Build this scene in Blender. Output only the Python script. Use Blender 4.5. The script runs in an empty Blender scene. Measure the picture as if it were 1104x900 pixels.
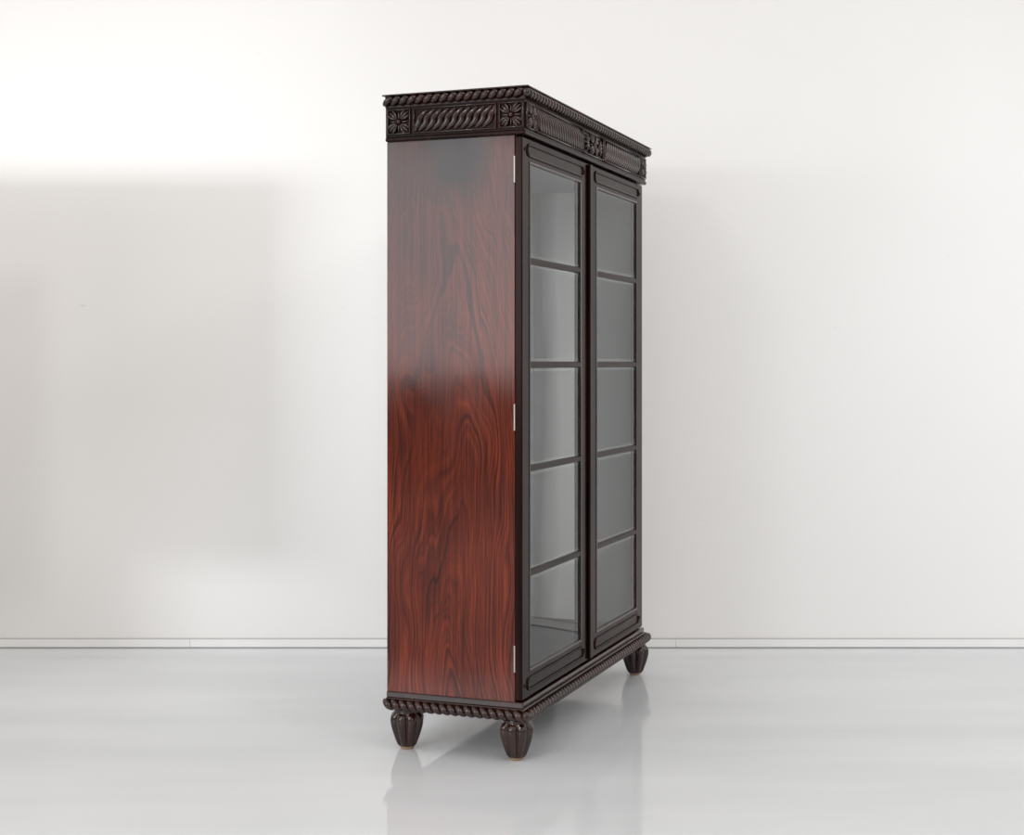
import bpy, bmesh, math, random
from mathutils import Vector, Matrix
random.seed(4)
C = bpy.context.scene.collection
PI = math.pi
bpy.context.scene.view_settings.view_transform = 'Standard'

# ------------------------------------------------------------------ materials
def new_mat(name):
    m = bpy.data.materials.new(name); m.use_nodes = True
    nt = m.node_tree
    return m, nt, nt.nodes['Principled BSDF']
def N(nt, t, **kw):
    n = nt.nodes.new(t)
    for k, v in kw.items(): setattr(n, k, v)
    return n
def ramp(nt, stops):
    r = N(nt, 'ShaderNodeValToRGB'); e = r.color_ramp.elements
    while len(e) < len(stops): e.new(0.5)
    for i, (p, c) in enumerate(stops):
        e[i].position = p; e[i].color = (c[0], c[1], c[2], 1)
    return r
def math_node(nt, op, a, b=None):
    n = N(nt, 'ShaderNodeMath', operation=op)
    for i, x in enumerate((a, b)):
        if x is None: continue
        if isinstance(x, (int, float)): n.inputs[i].default_value = x
        else: nt.links.new(x, n.inputs[i])
    return n.outputs[0]
def mixc(nt, fac, a, b, mode='MIX'):
    n = N(nt, 'ShaderNodeMix', data_type='RGBA', blend_type=mode)
    for s, x in ((n.inputs[0], fac), (n.inputs[6], a), (n.inputs[7], b)):
        if isinstance(x, (int, float)): s.default_value = x
        elif isinstance(x, tuple): s.default_value = (x[0], x[1], x[2], 1)
        else: nt.links.new(x, s)
    return n.outputs[2]

def noise(nt, tc, scale3, detail=3, rough=.5, scale=1.0):
    mp = N(nt, 'ShaderNodeMapping'); mp.inputs['Scale'].default_value = scale3
    nt.links.new(tc.outputs['Object'], mp.inputs[0])
    n = N(nt, 'ShaderNodeTexNoise'); n.inputs['Scale'].default_value = scale
    n.inputs['Detail'].default_value = detail; n.inputs['Roughness'].default_value = rough
    nt.links.new(mp.outputs[0], n.inputs['Vector'])
    return n.outputs[0]
def rosewood(name, dark, mid, red, spec=.3, rough=.2, figured=False):
    m, nt, b = new_mat(name)
    tc = N(nt, 'ShaderNodeTexCoord')
    if figured:
        # growth rings cut tangentially: nested arches about the board's middle, bent by noise, of uneven width
        sx = N(nt, 'ShaderNodeSeparateXYZ'); nt.links.new(tc.outputs['Object'], sx.inputs[0])
        bend = noise(nt, tc, (2, 2, 1.3), 2)
        y = math_node(nt, 'ADD', sx.outputs[1], math_node(nt, 'MULTIPLY', math_node(nt, 'SUBTRACT', bend, .5), .42))
        y = math_node(nt, 'DIVIDE', y, .055)
        y = math_node(nt, 'SQRT', math_node(nt, 'ADD', math_node(nt, 'MULTIPLY', y, y), .9))
        wv = math_node(nt, 'MULTIPLY', noise(nt, tc, (6.5, 6.5, 1.0), 2.5, .45), 3.4)
        wv = math_node(nt, 'ADD', wv, math_node(nt, 'MULTIPLY', noise(nt, tc, (45, 45, 2.5), 3, .55), .2))
        s = math_node(nt, 'ADD', math_node(nt, 'ADD', y, wv), math_node(nt, 'MULTIPLY', sx.outputs[2], 2.4))
        n1 = N(nt, 'ShaderNodeTexNoise', noise_dimensions='1D'); n1.inputs['Scale'].default_value = 5.4
        n1.inputs['Detail'].default_value = 4.5; n1.inputs['Roughness'].default_value = .65
        nt.links.new(s, n1.inputs['W'])
        s = n1.outputs[0]
        dk = tuple(.85*p+.15*q for p, q in zip(dark, mid))
        r1 = ramp(nt, [(.30, dk), (.42, mid), (.54, tuple(.5*p+.5*q for p, q in zip(mid, red))), (.70, red)])
    else:
        s = math_node(nt, 'FRACT', math_node(nt, 'MULTIPLY', noise(nt, tc, (7.5, 7.5, .5), 3, .4), 9))
        h = tuple((x*.9+y_*1.1)/2 for x, y_ in zip(dark, mid))
        r1 = ramp(nt, [(0, h), (.12, mid), (.55, red), (.9, mid), (1, h)])
    n2 = noise(nt, tc, (280, 280, 5), 4)
    n4 = noise(nt, tc, (80, 80, 1.6), 4)
    nt.links.new(s, r1.inputs[0])
    c = r1.outputs[0]
    if figured:
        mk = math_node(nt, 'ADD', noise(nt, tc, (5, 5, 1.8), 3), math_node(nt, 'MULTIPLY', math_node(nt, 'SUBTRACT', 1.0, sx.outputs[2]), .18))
        rm = ramp(nt, [(.36, (.25,)*3), (.60, (1,)*3)]); nt.links.new(mk, rm.inputs[0])
        avg = tuple(.6*p+.4*q for p, q in zip(mid, red))
        c = mixc(nt, rm.outputs[0], avg, c)
    r2 = ramp(nt, [(.34, (.36, .3, .3)), (.58, (1.05, 1.05, 1.05))]); nt.links.new(n2, r2.inputs[0])
    r4 = ramp(nt, [(.36, (.36, .30, .30)), (.56, (1.05, 1.05, 1.05))]); nt.links.new(n4, r4.inputs[0])
    c = mixc(nt, .75, c, r2.outputs[0], 'MULTIPLY')
    c = mixc(nt, .5 if figured else .65, c, r4.outputs[0], 'MULTIPLY')
    r3 = ramp(nt, [(.32, (.50, .40, .40)), (.62, (1.12, 1.12, 1.12))])
    nt.links.new(noise(nt, tc, (3, 3, 1.8), 3), r3.inputs[0])
    c = mixc(nt, 1.0, c, r3.outputs[0], 'MULTIPLY')
    if figured:
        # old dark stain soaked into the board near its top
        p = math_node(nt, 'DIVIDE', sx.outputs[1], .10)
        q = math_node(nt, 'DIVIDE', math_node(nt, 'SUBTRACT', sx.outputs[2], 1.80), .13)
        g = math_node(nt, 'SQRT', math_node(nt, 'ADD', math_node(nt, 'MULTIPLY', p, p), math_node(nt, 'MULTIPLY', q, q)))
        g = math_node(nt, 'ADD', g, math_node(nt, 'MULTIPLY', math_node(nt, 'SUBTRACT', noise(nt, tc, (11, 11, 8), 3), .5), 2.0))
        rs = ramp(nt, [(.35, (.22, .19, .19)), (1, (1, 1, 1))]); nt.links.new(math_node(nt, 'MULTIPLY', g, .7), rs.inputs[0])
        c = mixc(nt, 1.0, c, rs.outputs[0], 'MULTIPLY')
        # upper board painted a duller brown, standing in for the window's reflected haze
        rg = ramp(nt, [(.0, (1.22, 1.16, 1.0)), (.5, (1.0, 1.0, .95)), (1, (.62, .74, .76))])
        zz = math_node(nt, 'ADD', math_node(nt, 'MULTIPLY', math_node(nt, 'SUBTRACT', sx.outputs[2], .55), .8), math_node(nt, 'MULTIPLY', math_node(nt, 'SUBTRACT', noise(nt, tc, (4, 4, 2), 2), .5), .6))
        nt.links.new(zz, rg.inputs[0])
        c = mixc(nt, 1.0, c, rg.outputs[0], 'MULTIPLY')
        # hand-polished lacquer: shine varies in patches and the surface is faintly wavy
        rr = ramp(nt, [(.35, (rough*.8,)*3), (.65, (rough*1.7,)*3)]); nt.links.new(noise(nt, tc, (5, 5, 2.5), 3), rr.inputs[0])
        bp = N(nt, 'ShaderNodeBump'); bp.inputs['Strength'].default_value = .2; bp.inputs['Distance'].default_value = .004
        nt.links.new(noise(nt, tc, (6, 6, 3), 2), bp.inputs['Height']); nt.links.new(bp.outputs[0], b.inputs['Normal'])
    nt.links.new(c, b.inputs['Base Color'])
    b.inputs['Roughness'].default_value = rough
    if figured: nt.links.new(rr.outputs[0], b.inputs['Roughness'])
    b.inputs['Specular IOR Level'].default_value = spec
    return m
M_side = rosewood('figured_rosewood', (.024, .0035, .0028), (.095, .0135, .0070), (.20, .034, .0125), spec=.38, rough=.075, figured=True)
M_dark = rosewood('dark_rosewood', (.008, .0025, .002), (.017, .0055, .004), (.027, .0085, .006), spec=.09, rough=.22)
M_carve = rosewood('carved_rosewood', (.012, .003, .0025), (.026, .0065, .0045), (.042, .010, .0065), spec=.65, rough=.10)
M_base_in = rosewood('interior_board', (.02, .014, .012), (.035, .025, .02), (.05, .036, .03), spec=.2, rough=.4)

def plain(name, col, rough=.4, metal=0, spec=.5, sc=4, k=.96):
    m, nt, b = new_mat(name)
    tc = N(nt, 'ShaderNodeTexCoord')
    r = ramp(nt, [(.3, tuple(x*k for x in col)), (.7, col)])
    nt.links.new(noise(nt, tc, (1, 1, 1), 2, .5, sc), r.inputs[0]); nt.links.new(r.outputs[0], b.inputs['Base Color'])
    b.inputs['Roughness'].default_value = rough; b.inputs['Metallic'].default_value = metal
    b.inputs['Specular IOR Level'].default_value = spec
    return m
M_hinge = plain('silvered_brass', (.58, .55, .5), .35, .6)
M_tip = plain('pale_tip', (.42, .28, .17), .45)
M_base = plain('white_skirting', (.90, .90, .90), .4)
M_line = plain('grey_bead', (.52, .52, .525), .5)
M_gap = plain('floor_gap', (.34, .34, .345), .6)
M_grey = plain('grey_lining', (.26, .275, .285), .5, 0, .2, 2, .93)
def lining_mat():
    # pale lining board, with corner shading painted in, darker toward the back
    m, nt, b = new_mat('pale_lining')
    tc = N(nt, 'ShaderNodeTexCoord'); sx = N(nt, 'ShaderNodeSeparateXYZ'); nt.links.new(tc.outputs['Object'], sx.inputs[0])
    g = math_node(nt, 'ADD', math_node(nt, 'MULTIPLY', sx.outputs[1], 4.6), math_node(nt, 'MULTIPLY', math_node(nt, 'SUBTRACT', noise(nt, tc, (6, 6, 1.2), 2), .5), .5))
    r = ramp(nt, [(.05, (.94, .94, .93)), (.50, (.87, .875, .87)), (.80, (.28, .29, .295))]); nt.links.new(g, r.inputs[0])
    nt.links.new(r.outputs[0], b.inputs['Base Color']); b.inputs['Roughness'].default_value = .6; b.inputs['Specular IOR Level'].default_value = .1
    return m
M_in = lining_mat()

def glass(name, frost=0):
    m = bpy.data.materials.new(name); m.use_nodes = True
    nt = m.node_tree; nt.nodes.clear()
    o = N(nt, 'ShaderNodeOutputMaterial'); mx = N(nt, 'ShaderNodeMixShader')
    t = N(nt, 'ShaderNodeBsdfTransparent'); t.inputs[0].default_value = (.975, .985, .985, 1)
    g = N(nt, 'ShaderNodeBsdfGlossy'); g.inputs['Roughness'].default_value = .005
    f = N(nt, 'ShaderNodeFresnel'); f.inputs[0].default_value = 1.58
    ge = N(nt, 'ShaderNodeNewGeometry')
    fac = math_node(nt, 'MULTIPLY', f.outputs[0], math_node(nt, 'SUBTRACT', 1.0, ge.outputs['Backfacing']))
    nt.links.new(fac, mx.inputs[0]); nt.links.new(t.outputs[0], mx.inputs[1]); nt.links.new(g.outputs[0], mx.inputs[2])
    out = mx.outputs[0]
    if frost:
        d = N(nt, 'ShaderNodeBsdfDiffuse'); d.inputs[0].default_value = (.8, .85, .84, 1)
        m2 = N(nt, 'ShaderNodeMixShader'); m2.inputs[0].default_value = frost
        nt.links.new(out, m2.inputs[1]); nt.links.new(d.outputs[0], m2.inputs[2]); out = m2.outputs[0]
    nt.links.new(out, o.inputs[0])
    return m
M_glass = glass('clear_glass'); M_bevel = glass('ground_glass_edge', .12)

def wall_mat():
    m, nt, b = new_mat('white_plaster')
    tc = N(nt, 'ShaderNodeTexCoord')
    r = ramp(nt, [(.3, (.86, .857, .852)), (.7, (.89, .887, .882))])
    nt.links.new(noise(nt, tc, (1, 1, 1), 5, .5, .9), r.inputs[0])
    n2 = noise(nt, tc, (1, 1, 2.2), 6, .5, 7)
    r2 = ramp(nt, [(.735, (1, 1, 1)), (.775, (.90, .90, .91))])
    nt.links.new(n2, r2.inputs[0])
    c = mixc(nt, 1.0, r.outputs[0], r2.outputs[0], 'MULTIPLY')
    nt.links.new(c, b.inputs['Base Color'])
    b.inputs['Roughness'].default_value = .75; b.inputs['Specular IOR Level'].default_value = .15
    bp = N(nt, 'ShaderNodeBump'); bp.inputs['Strength'].default_value = .06; bp.inputs['Distance'].default_value = .01
    nt.links.new(n2, bp.inputs['Height']); nt.links.new(bp.outputs[0], b.inputs['Normal'])
    return m
M_wall = wall_mat()
M_blocker = plain('warm_blocker', (.78, .68, .58), .8, 0, .15, 1.5, .95)
def floor_mat():
    m, nt, b = new_mat('grey_epoxy')
    tc = N(nt, 'ShaderNodeTexCoord')
    r = ramp(nt, [(.3, (.59, .612, .635)), (.7, (.675, .697, .72))])
    nt.links.new(noise(nt, tc, (.5, 2.2, 1), 4, .5, 1.2), r.inputs[0])
    r2 = ramp(nt, [(.76, (1, 1, 1)), (.79, (.85, .85, .85))])
    nt.links.new(noise(nt, tc, (1, 1, 1), 3, .5, 9), r2.inputs[0])
    nt.links.new(mixc(nt, 1.0, r.outputs[0], r2.outputs[0], 'MULTIPLY'), b.inputs['Base Color'])
    rr = ramp(nt, [(.35, (.03, .03, .03)), (.65, (.13, .13, .13))])
    nt.links.new(noise(nt, tc, (.4, 3, 1), 3, .5, 1.5), rr.inputs[0]); nt.links.new(rr.outputs[0], b.inputs['Roughness'])
    b.inputs['Specular IOR Level'].default_value = .38
    return m
M_floor = floor_mat()

# ------------------------------------------------------------------ mesh helpers
def box(bm, lo, hi, bev=0, seg=2):
    lo, hi = [min(a, b) for a, b in zip(lo, hi)], [max(a, b) for a, b in zip(lo, hi)]
    c = [(a+b)/2 for a, b in zip(lo, hi)]; s = [b-a for a, b in zip(lo, hi)]
    r = bmesh.ops.create_cube(bm, size=1, matrix=Matrix.Translation(c) @ Matrix.Diagonal((s[0], s[1], s[2], 1)))
    if bev:
        es = list({e for v in r['verts'] for e in v.link_edges})
        bmesh.ops.bevel(bm, geom=es, offset=bev, segments=seg, profile=.5, affect='EDGES')
def tube(bm, pts, radii, seg=8, closed=False):
    pts = [Vector(p) for p in pts]; n = len(pts)
    if isinstance(radii, (int, float)): radii = [radii]*n
    rings = []
    up = None
    for i, p in enumerate(pts):
        if closed: t = pts[(i+1) % n] - pts[i-1]
        else: t = pts[min(i+1, n-1)] - pts[max(i-1, 0)]
        t.normalize()
        if up is None:
            up = Vector((0, 0, 1)) if abs(t.z) < .8 else Vector((1, .3, 0))
        a = up - t*up.dot(t); a.normalize(); up = a
        b = t.cross(a)
        rings.append([bm.verts.new(p + (a*math.cos(k*2*PI/seg) + b*math.sin(k*2*PI/seg))*radii[i]) for k in range(seg)])
    m = n if closed else n-1
    for i in range(m):
        A, B = rings[i], rings[(i+1) % n]
        for k in range(seg):
            bm.faces.new((A[k], A[(k+1) % seg], B[(k+1) % seg], B[k]))
    if not closed:
        bm.faces.new(rings[0][::-1]); bm.faces.new(rings[-1])
def gadroon(bm, p0, p1, outv, H, lean, sp=.0258, bulge=.010, r=.0118):
    # a run of separate slanted beads along an edge, each rolling over the moulding's rounded face
    p0, p1, outv = Vector(p0), Vector(p1), Vector(outv)
    L = (p1-p0).length; t = (p1-p0)/L; n = int(round(L/sp)); st = L/n
    for i in range(n):
        c = p0 + t*(st*(i+.5)); pts = []; rr = []
        for k in range(9):
            f = k/8; g = math.sin(PI*f)
            pts.append(c + t*(lean*(f-.5)*.031) + Vector((0, 0, (f-.5)*H)) + outv*(bulge*g))
            rr.append(r*(.42+.58*g**.6))
        tube(bm, pts, rr, 12)
def ball(bm, p, r, sc=(1, 1, 1)):
    bmesh.ops.create_uvsphere(bm, u_segments=14, v_segments=8, radius=r,
        matrix=Matrix.Translation(p) @ Matrix.Diagonal((sc[0], sc[1], sc[2], 1)))
def lathe(bm, prof, seg=72, lobes=0, amp=0, cx=0, cy=0):
    rings = []
    for z, r, w in prof:
        ring = []
        for k in range(seg):
            th = 2*PI*k/seg
            rr = r*(1 - amp*w*(1-abs(math.cos(lobes*th/2))**.75)) if lobes else r
            ring.append(bm.verts.new((cx+rr*math.cos(th), cy+rr*math.sin(th), z)))
        rings.append(ring)
    for A, B in zip(rings, rings[1:]):
        for k in range(seg): bm.faces.new((A[k], A[(k+1) % seg], B[(k+1) % seg], B[k]))
    bm.faces.new(rings[0][::-1]); bm.faces.new(rings[-1])
OFF = Vector((0, 0, 0))
def obj(name, bm, mat, parent=None, smooth=False, shift=True):
    if parent is not None and shift: bmesh.ops.translate(bm, verts=bm.verts, vec=-OFF)
    bmesh.ops.recalc_face_normals(bm, faces=bm.faces)
    me = bpy.data.meshes.new(name); bm.to_mesh(me); bm.free()
    if smooth:
        for p in me.polygons: p.use_smooth = True
    o = bpy.data.objects.new(name, me); C.objects.link(o); me.materials.append(mat)
    if parent is not None: o.parent = parent
    return o
def struct(name, boxes, mat, bev=0):
    bm = bmesh.new()
    for lo, hi in boxes: box(bm, lo, hi, bev)
    o = obj(name, bm, mat); o['kind'] = 'structure'
    return o

# ------------------------------------------------------------------ setting
WY = 6.03
struct('floor', [((-7, -5, -.1), (7, WY, 0))], M_floor)
struct('wall_back', [((-7, WY, 0), (7, WY+.15, 4.2))], M_wall)
bb = bmesh.new(); joints = [-7, -1.33, .675, 2.6, 7]
for a, b_ in zip(joints, joints[1:]): box(bb, (a+.0005, WY-.014, .004), (b_-.0005, WY, .035), .001)
o = obj('baseboard_back', bb, M_base); o['kind'] = 'structure'
struct('trim_1', [((-7, WY-.010, .035), (7, WY, .0395))], M_line)
struct('trim_2', [((-7, WY-.010, 0), (7, WY, .004))], M_gap)
# unseen notched blocker, added: it shades the left of the back wall
struct('shade_blocker', [((-3.3, 4.55, 1.03), (-1.947, 4.65, 1.98)), ((-3.3, 4.55, 0), (-2.31, 4.65, 1.03))], M_blocker)

# ------------------------------------------------------------------ cabinet
W, D, DT = 1.30, .44, .023
A = math.radians(20.8)
u = Vector((math.sin(A), math.cos(A), 0)); v = Vector((-math.cos(A), math.sin(A), 0))
B = Vector((.030, 4.29, 0))
OFF = Vector((W/2, D/2, 0))
cab = bpy.data.objects.new('display_cabinet', None); C.objects.link(cab)
cab.location = B + u*(W/2) + v*(D/2); cab.rotation_euler = (0, 0, PI/2 - A)
cab['label'] = 'tall dark rosewood display cabinet with two glazed doors on carved feet'
cab['category'] = 'cabinet'

Zb, Zt = .155, 1.852
bm = bmesh.new(); box(bm, (0, DT, Zb), (.020, D, Zt), .0015); obj('side_panel', bm, M_side, cab)
bm = bmesh.new(); box(bm, (W-.020, DT, Zb), (W, D, Zt), .0015); obj('side_panel', bm, M_side, cab)
for x0, x1 in ((.020, .023), (W-.023, W-.020)):
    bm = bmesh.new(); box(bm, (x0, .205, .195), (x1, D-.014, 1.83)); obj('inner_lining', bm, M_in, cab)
    bm = bmesh.new(); box(bm, (x0, DT+.002, .195), (x1, .205, 1.83)); obj('added_dark_lining', bm, M_grey, cab)  # added darker front strip of lining, so the right door's panes look dimmer
bm = bmesh.new(); box(bm, (.020, D-.014, Zb), (W-.020, D-.002, Zt)); obj('back_panel', bm, M_grey, cab)
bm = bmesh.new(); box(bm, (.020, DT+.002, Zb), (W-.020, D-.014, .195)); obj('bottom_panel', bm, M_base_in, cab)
bm = bmesh.new(); box(bm, (.020, DT+.002, 1.83), (W-.020, D-.014, Zt)); obj('top_panel', bm, M_grey, cab)

# base: plinth step and gadrooned moulding
bm = bmesh.new()
box(bm, (-.006, -.006, .158), (W+.006, D, .178), .004)
box(bm, (-.010, -.010, .124), (W+.010, D, .160), .003)
base = obj('plinth', bm, M_carve, cab)
def mouldings(name, z, out, H, parent, l1, l2, r, bulge):
    for p0, p1, o_, l in (((-out, D, z), (-out, -out*.6, z), (-1, 0, 0), l1), ((-out*.6, -out, z), (W+out*.6, -out, z), (0, -1, 0), l2),
                          ((W+out, -out*.6, z), (W+out, D, z), (1, 0, 0), l1)):
        bm = bmesh.new(); gadroon(bm, p0, p1, o_, H, l, bulge=bulge, r=r); obj(name, bm, M_carve, parent, True)
    for x in (-out-.004, W+out+.004):
        bm = bmesh.new(); ball(bm, (x, -out-.004, z), r*1.15, (1, 1, 1.25)); obj('corner_bead', bm, M_carve, parent, True)
mouldings('gadroon_moulding', .141, .014, .027, base, -1, 1, .0106, .009)

# frieze and cornice
Fo = .010
bm = bmesh.new()
box(bm, (-Fo, -Fo, 1.862), (W+Fo, D, 1.957), .002)
box(bm, (-Fo-.003, -Fo-.003, 1.850), (W+Fo+.003, D, 1.862), .003)
frieze = obj('frieze', bm, M_dark, cab)
bm = bmesh.new()
box(bm, (-.030, -.030, 1.9855), (W+.030, D+.004, 1.990), .002)
box(bm, (-.013, -.013, 1.953), (W+.013, D, 1.987))
corn = obj('cornice', bm, M_carve, cab)
mouldings('gadroon_moulding', 1.9715, .016, .024, corn, 1, -1, .0098, .008)

def Pf(s, h, n): return Vector((s, -Fo-n, h))
def Ps(s, h, n): return Vector((-Fo-n, D-s, h))
def Pr(s, h, n): return Vector((W+Fo+n, s, h))
def pframe(bm, P, s0, s1, h0, h1, t=.0045, n=.007):
    for a, b_, c, d in ((s0, s1, h0, h0+t), (s0, s1, h1-t, h1), (s0, s0+t, h0, h1), (s1-t, s1, h0, h1)):
        box(bm, P(a, c, -.002), P(b_, d, n), .0015, 1)
def flower(bm, P, s, h, S, wide=1.0):
    for k in range(8):
        th = k*PI/4 + PI/4
        if k % 2 == 0:
            # split acanthus leaf: a mid rib with two curling lobes
            for off in (-.34, 0, .34):
                pts = []; rr = []
                tip = .62 if off == 0 else .56
                for i, (f, w) in enumerate(((.10, .025), (.22, .05), (.36, .068), (.48, .062), (tip, .02))):
                    a = th + (off*math.sin(PI*min(f/.56, 1)*.8) if off else 0)
                    pts.append(P(s+wide*S*f*math.cos(a), h+S*f*math.sin(a), .002+.005*math.sin(PI*f/.64))); rr.append(S*w)
                tube(bm, pts, rr)
        else:
            pts = [P(s+wide*S*f*math.cos(th), h+S*f*math.sin(th), .003) for f in (.08, .18, .30, .43)]
            tube(bm, pts, [S*.03, S*.05, S*.05, S*.015])
    ball(bm, P(s, h, .005), S*.10)
def rosette(P, s, h, S, parent):
    bm = bmesh.new()
    pframe(bm, P, s-S*.52, s+S*.52, h-S*.52, h+S*.52)
    flower(bm, P, s, h, S)
    return obj('rosette', bm, M_carve, parent, True)
def flutes(P, s0, s1, h0, h1, lean, parent, sp=.0225):
    bm = bmesh.new()
    pframe(bm, P, s0, s1, h0, h1)
    s0 += .007; s1 -= .007; a = h0+.006; b_ = h1-.006
    n = int(round((s1-s0-.024)/sp)); st = (s1-s0-.024)/n
    for i in range(n+1):
        c = s0 + .012 + st*i
        pts = []; rr = []
        for k in range(18):
            f = k/17
            sh = lean*(.019*math.sin((f-.5)*PI) + .005*math.sin((f-.5)*3*PI)*-1)
            x = min(max(c+sh, s0), s1)
            pts.append(P(x, a+(b_-a)*f, .0005)); rr.append(.0108*(.22+.78*math.sin(PI*(.05+.90*f))**.75))
        tube(bm, pts, rr, 12)
    return obj('fluted_panel', bm, M_carve, parent, True)
hc = 1.9080; S = .074; h0, h1 = hc-.039, hc+.039
for P, ln in ((Ps, 1), (Pr, 1)):
    rosette(P, .046, hc, S, frieze); flutes(P, .094, .364, h0, h1, ln, frieze); rosette(P, .410, hc, S, frieze)
rosette(Pf, .040, hc, S, frieze); flutes(Pf, .088, .530, h0, h1, -1, frieze)
flutes(Pf, .770, W-.088, h0, h1, 1, frieze); rosette(Pf, W-.040, hc, S, frieze)
bm = bmesh.new(); pframe(bm, Pf, .540, .760, h0, h1)
flower(bm, Pf, .65, hc, .070, 1.35)
for sg in (-1, 1):                                   # leaf sprays filling the ends of the centre block
    for th in (-.8, -.4, 0, .4, .8):
        L_ = .042 if abs(th) < .5 else .036
        pts = [Pf(.65+sg*(.052+L_*f*math.cos(th)), hc+L_*1.05*f*math.sin(th), .002+.004*math.sin(PI*f)) for f in (.1, .4, .7, 1)]
        tube(bm, pts, [.002, .0048, .005, .0015])
obj('carved_foliage', bm, M_carve, frieze, True)

# doors
Dz0, Dz1 = .182, 1.846
Gz = [(.261, .540), (.558, .853), (.871, 1.163), (1.181, 1.474), (1.492, 1.776)]
def stadium(s0, s1, z, r, y):
    pts = []
    for c, a0 in ((s1-r, -PI/2), (s0+r, PI/2)):
        for i in range(9):
            th = a0 + PI*i/8
            pts.append((c+r*math.cos(th), y, z+r*math.sin(th)))
    return pts
def make_door(x0, x1, g0, g1, hinge_side, astragal):
    e = bpy.data.objects.new('door', None); C.objects.link(e); e.parent = cab
    def part(name, bm, m, sm=False): return obj(name, bm, m, e, sm)
    for a, b_ in ((x0, g0), (g1, x1)):
        bm = bmesh.new(); box(bm, (a, 0, Dz0), (b_, DT, Dz1), .003); part('stile', bm, M_dark)
    for a, b_ in ((Dz0, Gz[0][0]), (Gz[-1][1], Dz1)):
        bm = bmesh.new(); box(bm, (g0-.005, .0005, a), (g1+.005, DT, b_), .003)
        z = (a+b_)/2
        tube(bm, stadium(g0-.022, g1+.022, z, .017, -.0005), .0042, 8, True)
        for s in (g0-.042, g1+.042): ball(bm, (s, -.0003, z), .006, (1, .45, 1))
        part('rail', bm, M_dark)
    for (a, b_), (c, d) in zip(Gz, Gz[1:]):
        bm = bmesh.new(); box(bm, (g0-.012, -.001, b_-.001), (g1+.012, DT-.004, c+.001), .005, 3); part('muntin', bm, M_dark)
    bm = bmesh.new()
    z0, z1 = Gz[0][0], Gz[-1][1]; t = .004
    for p, q in (((g0-t, -.002, z0-t), (g0+t, .004, z1+t)), ((g1-t, -.002, z0-t), (g1+t, .004, z1+t)),
                 ((g0, -.002, z0-t), (g1, .004, z0+t)), ((g0, -.002, z1-t), (g1, .004, z1+t))):
        box(bm, p, q, .0015, 1)
    part('glazing_bead', bm, M_carve)
    for a, b_ in Gz:
        bm = bmesh.new(); i = .010
        def rect(y, k): return [bm.verts.new(p) for p in ((g0+k, y, a+k), (g1-k, y, a+k), (g1-k, y, b_-k), (g0+k, y, b_-k))]
        R0, R1, R2 = rect(.0085, .001), rect(.0050, .001), rect(.0038, i)
        bm.faces.new(R0); bm.faces.new(R2)
        for j, (P, Q) in enumerate(((R0, R1), (R1, R2))):
            for k in range(4):
                f = bm.faces.new((P[k], P[(k+1) % 4], Q[(k+1) % 4], Q[k])); f.material_index = j
        o = part('glass_pane', bm, M_glass); o.data.materials.append(M_bevel)
    if astragal:
        bm = bmesh.new(); box(bm, (x1-.02, -.010, Dz0+.004), (x1+.016, .001, Dz1-.004), .004); part('astragal', bm, M_dark)
    for z in (.304, 1.017, 1.749):
        bm = bmesh.new()
        hx = x0 if hinge_side < 0 else x1
        box(bm, (hx+hinge_side*.001, DT, z-.038), (hx-hinge_side*.002, DT+.003, z+.038), .0005, 1)
        tube(bm, [(hx+hinge_side*.001, DT+.001, z-.039), (hx+hinge_side*.001, DT+.001, z+.039)], .0024, 10)
        part('hinge', bm, M_hinge)
    return e
make_door(0, .646, .064, .555, -1, True)
make_door(.650, W, .727, 1.222, 1, False)

# feet
prof = [(.009, .025, 0), (.012, .0285, .6), (.018, .0325, 1), (.032, .0380, 1), (.050, .0445, 1), (.068, .050, 1), (.084, .053, 1),
        (.096, .053, 1), (.104, .050, .9), (.110, .044, .5), (.114, .040, .1), (.117, .040, 0), (.126, .040, 0)]
for fx, fy in ((.032, .030), (.033, .388), (W-.008, .026), (W-.033, .388)):
    bm = bmesh.new(); lathe(bm, prof, 144, 8, .23, fx, fy); f = obj('foot', bm, M_carve, cab, True)
    bm = bmesh.new(); lathe(bm, [(0, .017, 0), (.004, .021, 0), (.009, .022, 0)], 32, cx=fx, cy=fy); obj('foot_tip', bm, M_tip, f, True)

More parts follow.
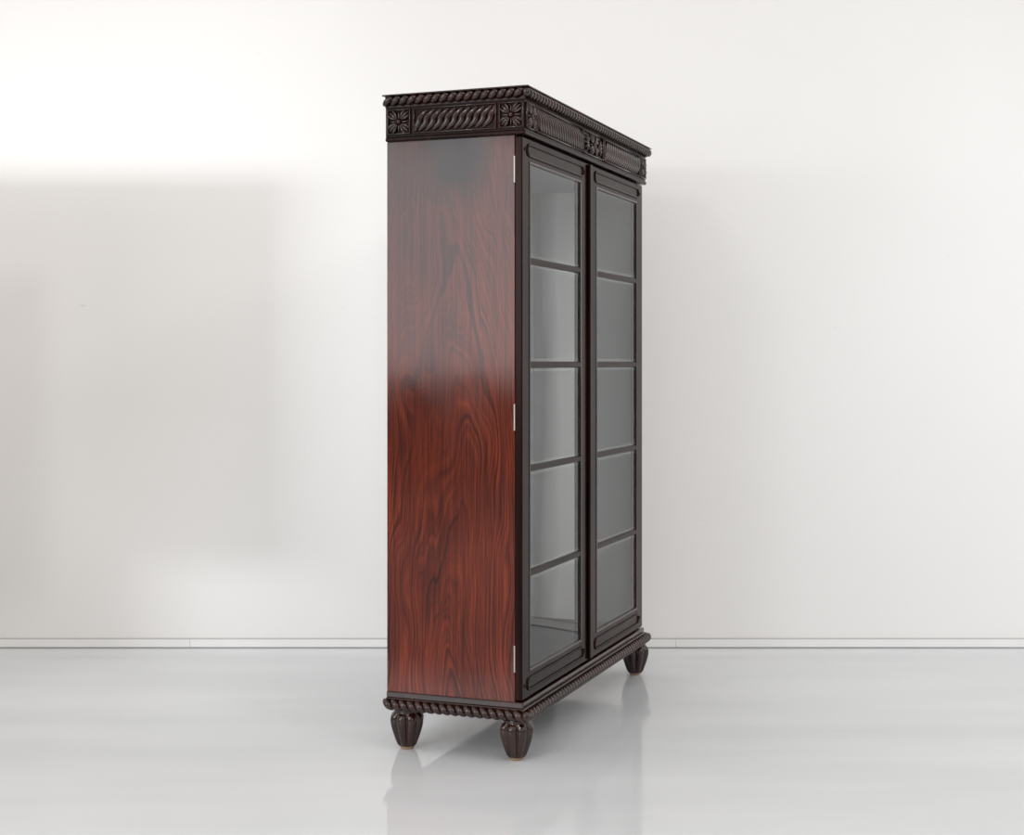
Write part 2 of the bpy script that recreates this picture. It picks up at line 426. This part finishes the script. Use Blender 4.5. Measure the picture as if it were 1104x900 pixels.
# ------------------------------------------------------------------ light
w = bpy.data.worlds.new('World'); bpy.context.scene.world = w; w.use_nodes = True
nt = w.node_tree; bg = nt.nodes['Background']
tc = N(nt, 'ShaderNodeTexCoord'); sx = N(nt, 'ShaderNodeSeparateXYZ'); nt.links.new(tc.outputs['Generated'], sx.inputs[0])
r = ramp(nt, [(0, (.40, .37, .345)), (.10, (.55, .522, .49)), (.38, (1, .955, .912)), (1, (1, .962, .925))])
nt.links.new(sx.outputs[2], r.inputs[0]); nt.links.new(r.outputs[0], bg.inputs[0]); bg.inputs[1].default_value = 1.07
def area(name, loc, tgt, sx, sy, power, col=(1, 1, 1), spread=PI):
    l = bpy.data.lights.new(name, 'AREA'); l.shape = 'RECTANGLE'; l.size = sx; l.size_y = sy; l.energy = power; l.color = col; l.spread = spread
    o = bpy.data.objects.new(name, l); C.objects.link(o); o.location = loc
    o.rotation_euler = (Vector(tgt)-Vector(loc)).to_track_quat('-Z', 'Y').to_euler()
    return o
area('window_light', (-4.2, -.1, 1.95), (-.2, 4.4, 1.95), 3.0, 1.75, 74, (.94, .97, 1))
area('left_wall_fill', (-3.5, 2.5, 2.0), (-1.40, WY, 1.45), .45, .22, 7.2, (.97, .985, 1), math.radians(57))  # added lamp, brightens the left wall around the blocker's shadow
area('right_fill_light', (4.0, 2.0, 1.9), (2.0, WY, 1.4), 1.2, 1.6, 6.5, (.90, .955, 1), math.radians(64))  # added cool fill for the right wall and floor
area('glint_light', (-2.0, .8, 3.2), (-.1, 4.5, 1), .4, .4, 24, (1, .98, .96))  # added small lamp for glints on the carving
area('glint_light', (1.9, 2.2, 3.3), (.3, 4.9, 1), .4, .4, 11, (1, .98, .96))  # second added lamp, for glints on the front mouldings

# ------------------------------------------------------------------ camera
cd = bpy.data.cameras.new('camera'); cam = bpy.data.objects.new('camera', cd); C.objects.link(cam)
cam.location = (0, 0, 1.178); cam.rotation_euler = (PI/2, 0, 0)
cd.sensor_width = 36; cd.lens = 1571/1104*36; cd.shift_y = -59/1104
bpy.context.scene.camera = cam
